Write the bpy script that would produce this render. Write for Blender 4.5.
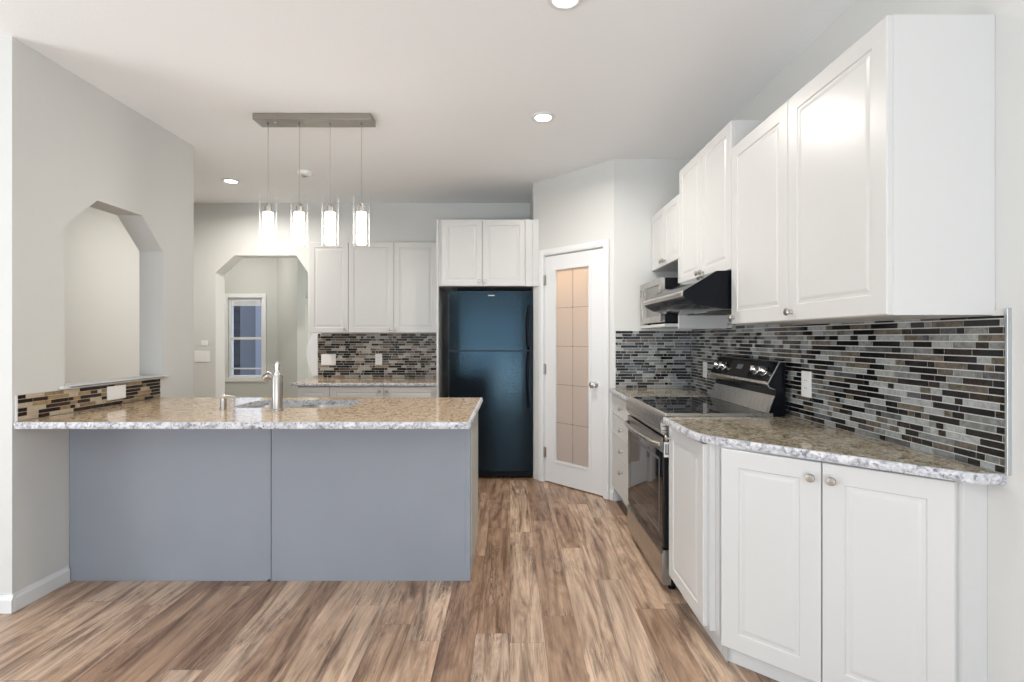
import bpy, bmesh, math, random
from mathutils import Vector, Matrix, noise
for o in list(bpy.data.objects): bpy.data.objects.remove(o)
SC = bpy.context.scene
COL = SC.collection
PI = math.pi
R = math.radians

# ------------------------------------------------------------------ camera
F = 500.0                      # focal length in pixels of the 1024 px frame
CX, CY = 510.0, 338.0          # vanishing point of the room's depth
cam_d = bpy.data.cameras.new('camera')
cam_d.sensor_width = 36.0
cam_d.lens = F / 1024.0 * 36.0
cam_d.shift_x = (512.0 - CX) / 1024.0
cam_d.shift_y = (CY - 341.0) / 1024.0
cam_d.clip_start = 0.02
cam = bpy.data.objects.new('camera', cam_d)
cam.location = (0, 0, 1.30)
cam.rotation_euler = (R(90), 0, 0)
COL.objects.link(cam)
SC.camera = cam

# ------------------------------------------------------------------ world and exposure
w = bpy.data.worlds.new('sky')
SC.world = w
w.use_nodes = True
nt = w.node_tree
bg = nt.nodes['Background']
bg.inputs[0].default_value = (0.78, 0.87, 1.0, 1)
bg.inputs[1].default_value = 1.6
SC.view_settings.view_transform = 'Standard'
SC.view_settings.look = 'None'
SC.view_settings.gamma = 1
SC.view_settings.use_curve_mapping = False
SC.view_settings.exposure = 0.14

def area(name, loc, rot, sx, sy, power, color, parent=None, shape='RECTANGLE', spread=180):
    d = bpy.data.lights.new(name, 'AREA')
    d.shape = shape; d.size = sx
    if shape in ('RECTANGLE', 'ELLIPSE'): d.size_y = sy
    d.energy = power; d.color = color; d.spread = R(spread)
    o = bpy.data.objects.new(name, d); COL.objects.link(o)
    o.location = loc; o.rotation_euler = rot
    if parent: o.parent = parent
    return o
DAY = (0.82, 0.91, 1.0)
# daylight coming in at the patio door behind the camera, the left room window and the hall window
area('patio_daylight', (-0.45, -3.62, 1.12), (R(90), 0, 0), 2.8, 2.1, 62, DAY)
area('side_window_daylight', (-5.93, -0.4, 1.35), (0, R(-90), 0), 1.7, 2.6, 44, DAY)
# added unseen uplights brighten the ceiling, standing in for ground bounce
area('patio_ground_bounce', (-0.45, -3.0, 0.25), (R(172), 0, 0), 2.8, 0.8, 130, (0.99, 0.985, 0.98))
area('side_ground_bounce', (-5.5, 0.3, 0.45), (0, R(-152), 0), 0.8, 2.5, 78, (0.99, 0.985, 0.98))
area('hall_window_daylight', (-3.705, 7.16, 1.3), (R(-90), 0, 0), 0.46, 1.05, 1.6, DAY)
area('hall_side_daylight', (-1.72, 5.9, 1.5), (0, R(90), 0), 1.4, 0.6, 9, (1.0, 0.97, 0.92))  # added fill lamp inside the hall; this side has no window

# ------------------------------------------------------------------ room measures (metres)
XR, XL, YB, H = 1.455, -2.36, 5.30, 2.73
XT = XR - 0.0082                # face of the mosaic on the right wall
LAMP = (1.0, 0.86, 0.70)

# ------------------------------------------------------------------ materials
def new_mat(name):
    m = bpy.data.materials.new(name); m.use_nodes = True
    return m, m.node_tree, m.node_tree.nodes['Principled BSDF']
def plain(name, col, rough=0.5, metal=0.0, spec=0.5, bump=0.0, bscale=200.0, var=0.0):
    m, t, p = new_mat(name)
    p.inputs['Base Color'].default_value = (*col, 1)
    p.inputs['Roughness'].default_value = rough
    p.inputs['Metallic'].default_value = metal
    p.inputs['Specular IOR Level'].default_value = spec
    tc = t.nodes.new('ShaderNodeTexCoord')
    n = t.nodes.new('ShaderNodeTexNoise'); n.inputs['Scale'].default_value = bscale
    n.inputs['Detail'].default_value = 3
    t.links.new(tc.outputs['Object'], n.inputs['Vector'])
    if bump:
        b = t.nodes.new('ShaderNodeBump'); b.inputs['Strength'].default_value = bump
        b.inputs['Distance'].default_value = 0.002
        t.links.new(n.outputs['Fac'], b.inputs['Height']); t.links.new(b.outputs[0], p.inputs['Normal'])
    if var:
        n2 = t.nodes.new('ShaderNodeTexNoise'); n2.inputs['Scale'].default_value = 3
        t.links.new(tc.outputs['Object'], n2.inputs['Vector'])
        r = t.nodes.new('ShaderNodeValToRGB')
        r.color_ramp.elements[0].position = 0.3; r.color_ramp.elements[1].position = 0.7
        r.color_ramp.elements[0].color = (*[c * (1 - var) for c in col], 1)
        r.color_ramp.elements[1].color = (*[min(1, c * (1 + var)) for c in col], 1)
        t.links.new(n2.outputs['Fac'], r.inputs[0]); t.links.new(r.outputs[0], p.inputs['Base Color'])
    return m
def brushed(name, col, rough=0.3, axis=(1, 1, 60)):
    m, t, p = new_mat(name)
    p.inputs['Metallic'].default_value = 1
    tc = t.nodes.new('ShaderNodeTexCoord'); mp = t.nodes.new('ShaderNodeMapping')
    mp.inputs['Scale'].default_value = axis
    n = t.nodes.new('ShaderNodeTexNoise'); n.inputs['Scale'].default_value = 12
    t.links.new(tc.outputs['Object'], mp.inputs[0]); t.links.new(mp.outputs[0], n.inputs['Vector'])
    r = t.nodes.new('ShaderNodeMapRange')
    r.inputs['To Min'].default_value = rough * 0.75; r.inputs['To Max'].default_value = rough * 1.3
    t.links.new(n.outputs['Fac'], r.inputs[0]); t.links.new(r.outputs[0], p.inputs['Roughness'])
    p.inputs['Base Color'].default_value = (*col, 1)
    return m
def emit(name, col, s):
    m = bpy.data.materials.new(name); m.use_nodes = True
    t = m.node_tree; t.nodes.clear()
    e = t.nodes.new('ShaderNodeEmission'); o = t.nodes.new('ShaderNodeOutputMaterial')
    e.inputs[0].default_value = (*col, 1); e.inputs[1].default_value = s
    t.links.new(e.outputs[0], o.inputs[0]); return m
def clear_glass(name, tint=(1, 1, 1), refl=0.5):
    m = bpy.data.materials.new(name); m.use_nodes = True
    t = m.node_tree; t.nodes.clear()
    o = t.nodes.new('ShaderNodeOutputMaterial'); mx = t.nodes.new('ShaderNodeMixShader')
    tr = t.nodes.new('ShaderNodeBsdfTransparent'); g = t.nodes.new('ShaderNodeBsdfGlossy')
    tr.inputs[0].default_value = (*tint, 1); g.inputs['Roughness'].default_value = 0.02
    lw = t.nodes.new('ShaderNodeLayerWeight'); lw.inputs[0].default_value = refl
    t.links.new(lw.outputs['Fresnel'], mx.inputs[0]); t.links.new(tr.outputs[0], mx.inputs[1])
    t.links.new(g.outputs[0], mx.inputs[2]); t.links.new(mx.outputs[0], o.inputs[0]); return m
def ramp(t, stops, interp='LINEAR'):
    r = t.nodes.new('ShaderNodeValToRGB'); cr = r.color_ramp; cr.interpolation = interp
    while len(cr.elements) > 1: cr.elements.remove(cr.elements[-1])
    cr.elements[0].position = stops[0][0]; cr.elements[0].color = (*stops[0][1], 1)
    for p_, c in stops[1:]:
        e = cr.elements.new(p_); e.color = (*c, 1)
    return r
def mathn(t, op, a, b=None, c=None):
    n = t.nodes.new('ShaderNodeMath'); n.operation = op
    for i, v in enumerate((a, b, c)):
        if v is None: continue
        if isinstance(v, (int, float)): n.inputs[i].default_value = v
        else: t.links.new(v, n.inputs[i])
    return n.outputs[0]
def mixc(t, fac, a, b, mode='MIX'):
    n = t.nodes.new('ShaderNodeMix'); n.data_type = 'RGBA'; n.blend_type = mode
    for i, v in ((0, fac), (6, a), (7, b)):
        if isinstance(v, (int, float)): n.inputs[i].default_value = v
        elif isinstance(v, tuple): n.inputs[i].default_value = (*v, 1)
        else: t.links.new(v, n.inputs[i])
    return n.outputs[2]

def wood_floor():
    m, t, p = new_mat('wood_plank_floor')
    tc = t.nodes.new('ShaderNodeTexCoord'); sp = t.nodes.new('ShaderNodeSeparateXYZ')
    t.links.new(tc.outputs['Object'], sp.inputs[0])
    W, L = 0.150, 1.22
    xs = mathn(t, 'DIVIDE', sp.outputs[0], W); xi = mathn(t, 'FLOOR', xs); xf = mathn(t, 'FRACT', xs)
    wn = t.nodes.new('ShaderNodeTexWhiteNoise'); wn.noise_dimensions = '1D'; t.links.new(xi, wn.inputs['W'])
    ys = mathn(t, 'ADD', mathn(t, 'DIVIDE', sp.outputs[1], L), mathn(t, 'MULTIPLY', wn.outputs['Value'], 7.3))
    yi = mathn(t, 'FLOOR', ys); yf = mathn(t, 'FRACT', ys)
    cb = t.nodes.new('ShaderNodeCombineXYZ'); t.links.new(xi, cb.inputs[0]); t.links.new(yi, cb.inputs[1])
    w2 = t.nodes.new('ShaderNodeTexWhiteNoise'); w2.noise_dimensions = '3D'; t.links.new(cb.outputs[0], w2.inputs['Vector'])
    rnd = w2.outputs['Value']
    # grain coordinates, shifted plank by plank
    gx = mathn(t, 'ADD', sp.outputs[0], mathn(t, 'MULTIPLY', rnd, 31.0))
    gy = mathn(t, 'ADD', sp.outputs[1], mathn(t, 'MULTIPLY', rnd, 17.0))
    cg = t.nodes.new('ShaderNodeCombineXYZ'); t.links.new(gx, cg.inputs[0]); t.links.new(gy, cg.inputs[1])
    def grain(sx, sy, det, dist, rough=0.6):
        mp = t.nodes.new('ShaderNodeMapping'); mp.inputs['Scale'].default_value = (sx, sy, 1)
        t.links.new(cg.outputs[0], mp.inputs[0])
        n = t.nodes.new('ShaderNodeTexNoise'); n.inputs['Scale'].default_value = 1
        n.inputs['Detail'].default_value = det; n.inputs['Distortion'].default_value = dist
        n.inputs['Roughness'].default_value = rough
        t.links.new(mp.outputs[0], n.inputs['Vector']); return n.outputs['Fac']
    g1 = grain(12, 1.0, 6, 1.9); g2 = grain(150, 3.5, 4, 0.8, 0.75); g3 = grain(7, 2.2, 3, 2.2)
    base = ramp(t, [(0.15, (0.27, 0.165, 0.105)), (0.38, (0.44, 0.29, 0.195)), (0.60, (0.66, 0.48, 0.345)), (0.85, (0.46, 0.36, 0.285))])
    t.links.new(mathn(t, 'ADD', mathn(t, 'MULTIPLY', rnd, 0.55), mathn(t, 'MULTIPLY', g3, 0.45)), base.inputs[0])
    r1 = ramp(t, [(0.28, (0.22, 0.18, 0.165)), (0.42, (0.66, 0.62, 0.60)), (0.52, (0.95, 0.95, 0.95)), (0.70, (1.18, 1.18, 1.17))])
    t.links.new(g1, r1.inputs[0])
    r2 = ramp(t, [(0.30, (0.66, 0.64, 0.63)), (0.55, (1.0, 1.0, 1.0)), (0.8, (1.14, 1.14, 1.14))])
    t.links.new(g2, r2.inputs[0])
    c = mixc(t, 1.0, base.outputs[0], r1.outputs[0], 'MULTIPLY')
    c = mixc(t, 1.0, c, r2.outputs[0], 'MULTIPLY')
    g4 = grain(26, 1.1, 6, 2.6, 0.75)
    r4 = ramp(t, [(0.455, (0, 0, 0)), (0.485, (1, 1, 1)), (0.505, (1, 1, 1)), (0.535, (0, 0, 0))]); t.links.new(g4, r4.inputs[0])
    g5 = grain(5, 1.6, 3, 1.0); r5 = ramp(t, [(0.50, (0, 0, 0)), (0.60, (1, 1, 1))]); t.links.new(g5, r5.inputs[0])
    c = mixc(t, mathn(t, 'MULTIPLY', mathn(t, 'MULTIPLY', r4.outputs[0], r5.outputs[0]), 0.75), c, (0.085, 0.052, 0.040))
    # fine seams
    ex = mathn(t, 'LESS_THAN', mathn(t, 'MINIMUM', xf, mathn(t, 'SUBTRACT', 1.0, xf)), 0.010)
    ey = mathn(t, 'LESS_THAN', mathn(t, 'MINIMUM', yf, mathn(t, 'SUBTRACT', 1.0, yf)), 0.0012)
    seam = mathn(t, 'MAXIMUM', ex, ey)
    c = mixc(t, mathn(t, 'MULTIPLY', seam, 0.38), c, (0.09, 0.06, 0.045))
    t.links.new(c, p.inputs['Base Color'])
    rr = t.nodes.new('ShaderNodeMapRange'); rr.inputs['To Min'].default_value = 0.26; rr.inputs['To Max'].default_value = 0.42
    t.links.new(g2, rr.inputs[0]); t.links.new(rr.outputs[0], p.inputs['Roughness'])
    b = t.nodes.new('ShaderNodeBump'); b.inputs['Strength'].default_value = 0.12; b.inputs['Distance'].default_value = 0.002
    t.links.new(g2, b.inputs['Height']); t.links.new(b.outputs[0], p.inputs['Normal'])
    return m

def granite(name, cols, speck=(0.05, 0.04, 0.04), white=(0.8, 0.79, 0.76), rough=0.12, sc=1.0, fleck=0.5):
    m, t, p = new_mat(name)
    tc = t.nodes.new('ShaderNodeTexCoord')
    def ns(s, d, dist=0.0):
        n = t.nodes.new('ShaderNodeTexNoise'); n.inputs['Scale'].default_value = s * sc
        n.inputs['Detail'].default_value = d; n.inputs['Distortion'].default_value = dist
        t.links.new(tc.outputs['Object'], n.inputs['Vector']); return n.outputs['Fac']
    r = ramp(t, [(0.32, cols[0]), (0.44, cols[1]), (0.54, cols[2]), (0.66, cols[3])])
    t.links.new(ns(26, 6, 1.2), r.inputs[0])
    c = r.outputs[0]
    k = ramp(t, [(0.60, (0, 0, 0)), (0.66, (1, 1, 1))]); t.links.new(ns(75, 3, 0.5), k.inputs[0])
    c = mixc(t, mathn(t, 'MULTIPLY', k.outputs[0], fleck), c, white)
    k2 = ramp(t, [(0.33, (1, 1, 1)), (0.39, (0, 0, 0))]); t.links.new(ns(58, 3, 0.8), k2.inputs[0])
    c = mixc(t, mathn(t, 'MULTIPLY', k2.outputs[0], 0.75), c, speck)
    t.links.new(c, p.inputs['Base Color'])
    p.inputs['Roughness'].default_value = rough
    return m

def veined(name, a, b, rough):
    m, t, p = new_mat(name)
    tc = t.nodes.new('ShaderNodeTexCoord')
    n = t.nodes.new('ShaderNodeTexNoise'); n.inputs['Scale'].default_value = 45; n.inputs['Detail'].default_value = 5
    n.inputs['Distortion'].default_value = 1.0
    t.links.new(tc.outputs['Object'], n.inputs['Vector'])
    r = ramp(t, [(0.32, a), (0.68, b)]); t.links.new(n.outputs['Fac'], r.inputs[0])
    t.links.new(r.outputs[0], p.inputs['Base Color']); p.inputs['Roughness'].default_value = rough
    return m

M = {}
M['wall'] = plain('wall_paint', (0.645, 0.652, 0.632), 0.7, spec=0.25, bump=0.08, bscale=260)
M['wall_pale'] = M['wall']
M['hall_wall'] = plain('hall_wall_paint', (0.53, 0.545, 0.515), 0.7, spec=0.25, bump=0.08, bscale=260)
M['ceiling'] = plain('ceiling_texture', (0.87, 0.89, 0.905), 0.9, spec=0.1, bump=0.45, bscale=95)
M['trim'] = plain('white_trim_paint', (0.74, 0.755, 0.76), 0.38)
M['white'] = plain('white_thermofoil', (0.602, 0.606, 0.594), 0.30, bump=0.01, bscale=300)
M['white_in'] = plain('cabinet_interior', (0.66, 0.65, 0.61), 0.5)
M['floor'] = wood_floor()
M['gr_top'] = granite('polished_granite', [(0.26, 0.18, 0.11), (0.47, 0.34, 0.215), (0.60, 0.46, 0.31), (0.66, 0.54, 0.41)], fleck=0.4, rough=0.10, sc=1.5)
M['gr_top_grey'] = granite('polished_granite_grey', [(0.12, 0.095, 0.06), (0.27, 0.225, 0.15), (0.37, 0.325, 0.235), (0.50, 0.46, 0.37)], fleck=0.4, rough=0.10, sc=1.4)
M['gr_edge'] = granite('chiselled_granite', [(0.20, 0.21, 0.235), (0.42, 0.43, 0.46), (0.58, 0.59, 0.62), (0.68, 0.69, 0.71)], rough=0.35, sc=1.5, fleck=0.3)
M['island'] = plain('grey_blue_paint', (0.256, 0.280, 0.318), 0.5, bump=0.02, var=0.03)
M['island_side'] = plain('pale_side_paint', (0.55, 0.55, 0.52), 0.45)
M['black'] = plain('black_enamel', (0.005, 0.006, 0.009), 0.12, spec=0.14)
M['matt_black'] = plain('matt_black', (0.008, 0.008, 0.010), 0.5, spec=0.2)
M['black_glass'] = plain('black_glass', (0.008, 0.008, 0.010), 0.04, spec=0.7)
M['steel'] = brushed('brushed_steel', (0.50, 0.485, 0.46), 0.28, (60, 1, 1))
M['steel_v'] = brushed('brushed_nickel', (0.46, 0.44, 0.41), 0.33, (1, 1, 1))
M['canopy'] = brushed('antique_nickel', (0.40, 0.375, 0.34), 0.30, (3, 1, 1))
M['cable'] = plain('grey_cable', (0.20, 0.19, 0.18), 0.5)
M['chrome'] = brushed('polished_chrome', (0.80, 0.80, 0.80), 0.10, (1, 1, 1))
M['alu'] = brushed('satin_aluminium', (0.62, 0.66, 0.68), 0.35, (1, 1, 1))
M['mw_glass'] = plain('grey_oven_glass', (0.16, 0.155, 0.145), 0.12)
M['plastic'] = plain('white_plastic', (0.84, 0.84, 0.82), 0.35)
M['slot'] = plain('dark_slot', (0.10, 0.10, 0.10), 0.5)
M['grout'] = plain('grey_grout', (0.64, 0.64, 0.61), 0.8, bump=0.1)
M['grout_warm'] = plain('beige_grout', (0.50, 0.43, 0.33), 0.8, bump=0.1)
M['glass'] = clear_glass('window_glass', (0.95, 0.97, 1.0), 0.25)
M['shade_glass'] = clear_glass('pendant_glass', (0.99, 0.99, 0.985), 0.12)
t = M['shade_glass'].node_tree
mx = [n_ for n_ in t.nodes if n_.type == 'MIX_SHADER'][0]; lw = [n_ for n_ in t.nodes if n_.type == 'LAYER_WEIGHT'][0]
t.links.new(mathn(t, 'MULTIPLY', mathn(t, 'POWER', lw.outputs['Facing'], 3.0), 0.55), mx.inputs[0])
lw.inputs[0].default_value = 0.5
gl = [n_ for n_ in t.nodes if n_.type == 'BSDF_GLOSSY'][0]
tl = t.nodes.new('ShaderNodeBsdfTranslucent'); df = t.nodes.new('ShaderNodeBsdfDiffuse'); m1 = t.nodes.new('ShaderNodeMixShader'); m2 = t.nodes.new('ShaderNodeMixShader')
m1.inputs[0].default_value = 0.5; m2.inputs[0].default_value = 0.75
t.links.new(tl.outputs[0], m1.inputs[1]); t.links.new(df.outputs[0], m1.inputs[2]); t.links.new(gl.outputs[0], m2.inputs[1]); t.links.new(m1.outputs[0], m2.inputs[2]); t.links.new(m2.outputs[0], mx.inputs[2])
M['glow'] = emit('lit_diffuser', (1.0, 0.95, 0.89), 15.0)
M['lamp_lens'] = emit('lit_downlight', (1.0, 0.93, 0.82), 14.0)
M['lavender'] = plain('siding_dark', (0.05, 0.052, 0.062), 0.7)
M['siding'] = plain('siding_blue_grey', (0.17, 0.178, 0.205), 0.7)
M['screen'] = plain('pale_siding', (0.32, 0.34, 0.40), 0.7)
M['lawn'] = plain('outdoor_concrete', (0.28, 0.29, 0.30), 0.9)
# fridge skin: pebbled black enamel
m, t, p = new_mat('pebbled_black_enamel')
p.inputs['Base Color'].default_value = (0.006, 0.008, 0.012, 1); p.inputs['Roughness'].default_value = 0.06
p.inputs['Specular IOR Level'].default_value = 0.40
p.inputs['Specular Tint'].default_value = (0.46, 0.80, 1.0, 1)  # blue of the window reflection painted into the tint, not the enamel's own
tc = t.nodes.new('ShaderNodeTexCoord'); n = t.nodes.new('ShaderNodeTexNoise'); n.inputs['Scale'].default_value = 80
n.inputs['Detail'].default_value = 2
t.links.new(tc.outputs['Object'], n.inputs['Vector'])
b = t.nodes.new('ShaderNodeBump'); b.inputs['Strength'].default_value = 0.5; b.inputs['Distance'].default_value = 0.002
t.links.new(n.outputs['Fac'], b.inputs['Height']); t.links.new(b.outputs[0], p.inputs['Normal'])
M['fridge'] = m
# frosted pantry glass
m, t, p = new_mat('frosted_glass'); t.nodes.clear()
o = t.nodes.new('ShaderNodeOutputMaterial'); mx = t.nodes.new('ShaderNodeMixShader'); mx2 = t.nodes.new('ShaderNodeMixShader')
tl = t.nodes.new('ShaderNodeBsdfTranslucent'); df = t.nodes.new('ShaderNodeBsdfDiffuse'); gl = t.nodes.new('ShaderNodeBsdfGlossy')
tl.inputs[0].default_value = (0.92, 0.90, 0.88, 1); df.inputs[0].default_value = (0.62, 0.60, 0.60, 1)
gl.inputs['Roughness'].default_value = 0.25; mx.inputs[0].default_value = 0.42; mx2.inputs[0].default_value = 0.05
t.links.new(tl.outputs[0], mx.inputs[1]); t.links.new(df.outputs[0], mx.inputs[2])
t.links.new(mx.outputs[0], mx2.inputs[1]); t.links.new(gl.outputs[0], mx2.inputs[2]); t.links.new(mx2.outputs[0], o.inputs[0])
M['frost'] = m
M['leading'] = plain('etched_line', (0.30, 0.27, 0.25), 0.4)
TILES = {
 'cool': [veined('tile_black', (0.006, 0.006, 0.007), (0.014, 0.013, 0.014), 0.08), veined('tile_brown_black', (0.018, 0.013, 0.011), (0.035, 0.026, 0.022), 0.12),
          veined('tile_light_grey', (0.25, 0.265, 0.26), (0.40, 0.42, 0.41), 0.25), veined('tile_grey', (0.13, 0.14, 0.135), (0.26, 0.27, 0.26), 0.25),
          veined('tile_taupe', (0.07, 0.058, 0.045), (0.17, 0.145, 0.115), 0.25), veined('tile_smoke', (0.06, 0.062, 0.065), (0.12, 0.122, 0.125), 0.12)],
 'mid': [veined('tile_black_b', (0.007, 0.006, 0.006), (0.016, 0.014, 0.013), 0.08), veined('tile_umber', (0.05, 0.036, 0.027), (0.09, 0.068, 0.05), 0.15),
         veined('tile_stone', (0.34, 0.325, 0.285), (0.50, 0.475, 0.425), 0.3), veined('tile_tan', (0.20, 0.15, 0.11), (0.33, 0.26, 0.20), 0.3),
         veined('tile_taupe_b', (0.10, 0.08, 0.062), (0.20, 0.165, 0.13), 0.25), veined('tile_black_c', (0.008, 0.007, 0.007), (0.02, 0.017, 0.016), 0.08)],
 'warm': [veined('tile_black_d', (0.010, 0.007, 0.006), (0.022, 0.015, 0.012), 0.08), veined('tile_mahogany', (0.028, 0.013, 0.009), (0.055, 0.026, 0.018), 0.12),
          veined('tile_cream', (0.42, 0.35, 0.25), (0.55, 0.47, 0.36), 0.3), veined('tile_gold', (0.26, 0.18, 0.09), (0.40, 0.29, 0.16), 0.25),
          veined('tile_honey', (0.20, 0.145, 0.085), (0.32, 0.245, 0.155), 0.25), veined('tile_espresso', (0.014, 0.010, 0.008), (0.03, 0.02, 0.016), 0.1)]}

# ------------------------------------------------------------------ object helpers
def thing(name, label=None, cat=None, loc=(0, 0, 0), rz=0.0, group=None, kind=None):
    o = bpy.data.objects.new(name, None); COL.objects.link(o)
    o.empty_display_size = 0.1
    o.location = loc; o.rotation_euler = (0, 0, rz)
    tag(o, label, cat, group, kind); return o
def tag(o, label=None, cat=None, group=None, kind=None):
    if label: o['label'] = label
    if cat: o['category'] = cat
    if group: o['group'] = group
    if kind: o['kind'] = kind
    return o
def obj(name, bm, mats, parent=None, label=None, smooth=False, loc=None, rz=None):
    me = bpy.data.meshes.new(name)
    bmesh.ops.recalc_face_normals(bm, faces=bm.faces)
    bm.to_mesh(me); bm.free()
    if not isinstance(mats, (list, tuple)): mats = [mats]
    for m_ in mats: me.materials.append(m_)
    if smooth:
        for f in me.polygons: f.use_smooth = True
        try: me.set_sharp_from_angle(angle=R(38))
        except Exception: pass
    o = bpy.data.objects.new(name, me); COL.objects.link(o)
    if parent: o.parent = parent
    if loc: o.location = loc
    if rz is not None: o.rotation_euler = (0, 0, rz)
    if label: o['label'] = label
    return o
def struct(name, bm, mat, parent=None, label=None, smooth=False, **k):
    o = obj(name, bm, mat, parent, label, smooth, **k)
    if not parent: o['kind'] = 'structure'
    return o
def copy_tree(o, parent=None):
    c = o.copy(); COL.objects.link(c)
    if parent: c.parent = parent; c.matrix_parent_inverse = o.matrix_parent_inverse
    for ch in [x for x in bpy.data.objects if x.parent == o]: copy_tree(ch, c)
    return c
def BM(): return bmesh.new()
def box(bm, x0, x1, y0, y1, z0, z1, bev=0.0, mi=0, seg=2):
    x0, x1 = min(x0, x1), max(x0, x1); y0, y1 = min(y0, y1), max(y0, y1); z0, z1 = min(z0, z1), max(z0, z1)
    tb = bmesh.new(); bmesh.ops.create_cube(tb, size=1)
    for v in tb.verts:
        v.co = Vector(((x0 + x1) / 2 + v.co.x * (x1 - x0), (y0 + y1) / 2 + v.co.y * (y1 - y0), (z0 + z1) / 2 + v.co.z * (z1 - z0)))
    if bev: bmesh.ops.bevel(tb, geom=tb.edges[:], offset=bev, segments=seg, affect='EDGES', profile=0.5)
    merge(bm, tb, mi); return bm
def merge(bm, tb, mi=0, mat=None):
    if mat is not None: bmesh.ops.transform(tb, matrix=mat, verts=tb.verts)
    for f in tb.faces: f.material_index = mi
    me = bpy.data.meshes.new('tmp'); tb.to_mesh(me); tb.free(); bm.from_mesh(me); bpy.data.meshes.remove(me)
def quadbox(bm, x0, x1, y0, y1, z0, z1, mi=0):
    vs = [bm.verts.new(c) for c in ((x0,y0,z0),(x1,y0,z0),(x1,y1,z0),(x0,y1,z0),(x0,y0,z1),(x1,y0,z1),(x1,y1,z1),(x0,y1,z1))]
    for q in ((0,1,2,3),(4,5,6,7),(0,1,5,4),(1,2,6,5),(2,3,7,6),(3,0,4,7)):
        f = bm.faces.new([vs[i] for i in q]); f.material_index = mi
def lathe(bm, prof, org=(0, 0, 0), axis='z', n=24, mi=0, sx=1.0, caps=True):
    """prof: (radius, distance along axis)"""
    tb = bmesh.new(); rings = []
    for r, h in prof:
        if r < 1e-6: rings.append([tb.verts.new((0, 0, h))])
        else: rings.append([tb.verts.new((r * math.cos(2*PI*i/n) * sx, r * math.sin(2*PI*i/n), h)) for i in range(n)])
    for a, b_ in zip(rings, rings[1:]):
        for i in range(n):
            j = (i + 1) % n
            if len(a) == 1 and len(b_) == 1: continue
            if len(a) == 1: tb.faces.new((a[0], b_[i], b_[j]))
            elif len(b_) == 1: tb.faces.new((a[i], b_[0], a[j]))
            else: tb.faces.new((a[i], b_[i], b_[j], a[j]))
    if caps and len(rings[0]) > 1: tb.faces.new(rings[0])
    if caps and len(rings[-1]) > 1: tb.faces.new(rings[-1])
    z = Vector((0, 0, 1)); a = {'x': (1,0,0), '-x': (-1,0,0), 'y': (0,1,0), '-y': (0,-1,0), 'z': (0,0,1), '-z': (0,0,-1)}.get(axis, axis)
    q = z.rotation_difference(Vector(a).normalized())
    merge(bm, tb, mi, Matrix.Translation(org) @ q.to_matrix().to_4x4()); return bm
def tube(bm, pts, r, n=12, mi=0, caps=True):
    pts = [Vector(p_) for p_ in pts]; rad = r if isinstance(r, (list, tuple)) else [r] * len(pts)
    tb = bmesh.new(); rings = []; up = None
    for i, p_ in enumerate(pts):
        d = (pts[min(i+1, len(pts)-1)] - pts[max(i-1, 0)]).normalized()
        if up is None: up = d.orthogonal().normalized()
        else: up = (up - d * up.dot(d)).normalized()
        s = d.cross(up)
        rings.append([tb.verts.new(p_ + (up * math.cos(2*PI*k/n) + s * math.sin(2*PI*k/n)) * rad[i]) for k in range(n)])
    for a, b_ in zip(rings, rings[1:]):
        for i in range(n): tb.faces.new((a[i], b_[i], b_[(i+1) % n], a[(i+1) % n]))
    if caps: tb.faces.new(rings[0]); tb.faces.new(rings[-1])
    merge(bm, tb, mi); return bm
def prism(bm, loop, fn, holes=(), mi=0):
    """extrude a 2-D outline (with holes) : fn(a, b, k) gives the point on side k"""
    tb = bmesh.new()
    sides = []
    for k in (0, 1):
        edges = []; allv = []
        for lp in [loop] + list(holes):
            vs = [tb.verts.new(fn(a, b_, k)) for a, b_ in lp]
            edges += [tb.edges.new((vs[i], vs[(i+1) % len(vs)])) for i in range(len(vs))]
            allv.append(vs)
        if holes: bmesh.ops.triangle_fill(tb, use_beauty=True, use_dissolve=True, edges=edges)
        else: tb.faces.new(allv[0])
        sides.append(allv)
    for va, vb in zip(*sides):
        for i in range(len(va)):
            j = (i + 1) % len(va); tb.faces.new((va[i], va[j], vb[j], vb[i]))
    bmesh.ops.recalc_face_normals(tb, faces=tb.faces)
    merge(bm, tb, mi); return bm
def profile_x(bm, prof, x0, x1, mi=0):      # extrude a (y, z) outline along x
    return prism(bm, prof, lambda a, b_, k: (x0 if k == 0 else x1, a, b_), mi=mi)
def wall_y(bm, loop, holes, y0, y1): return prism(bm, loop, lambda a, b_, k: (a, y0 if k == 0 else y1, b_), holes)
def wall_x(bm, loop, holes, x0, x1): return prism(bm, loop, lambda a, b_, k: (x0 if k == 0 else x1, a, b_), holes)
def rect(a0, a1, b0, b1): return [(a0, b0), (a1, b0), (a1, b1), (a0, b1)]

# ------------------------------------------------------------------ the room shell
YF = -3.5
bm = BM(); box(bm, -6.1, 1.6, YF - 0.15, 7.2, -0.12, 0); struct('floor', bm, M['floor'])
bm = BM(); box(bm, -6.1, 1.6, YF - 0.15, 7.2, H, H + 0.12); struct('ceiling', bm, M['ceiling'])
bm = BM(); box(bm, XR, 1.6, YF, YB, 0, H); struct('wall_right', bm, M['wall'])
# back wall with the clipped-corner archway to the hall
arch = [(-3.12, 0.0), (-2.142, 0.0), (-2.142, 1.995), (-2.266, 2.175), (-2.92, 2.175), (-3.12, 1.995)]
bm = BM()
wall_y(bm, [(-3.60, 0), (-3.12, 0), (-3.12, 1.995), (-2.92, 2.175), (-2.266, 2.175), (-2.142, 1.995), (-2.142, 0), (1.6, 0), (1.6, H), (-3.60, H)], [], YB, YB + 0.17)
struct('wall_back', bm, M['wall'])
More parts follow.
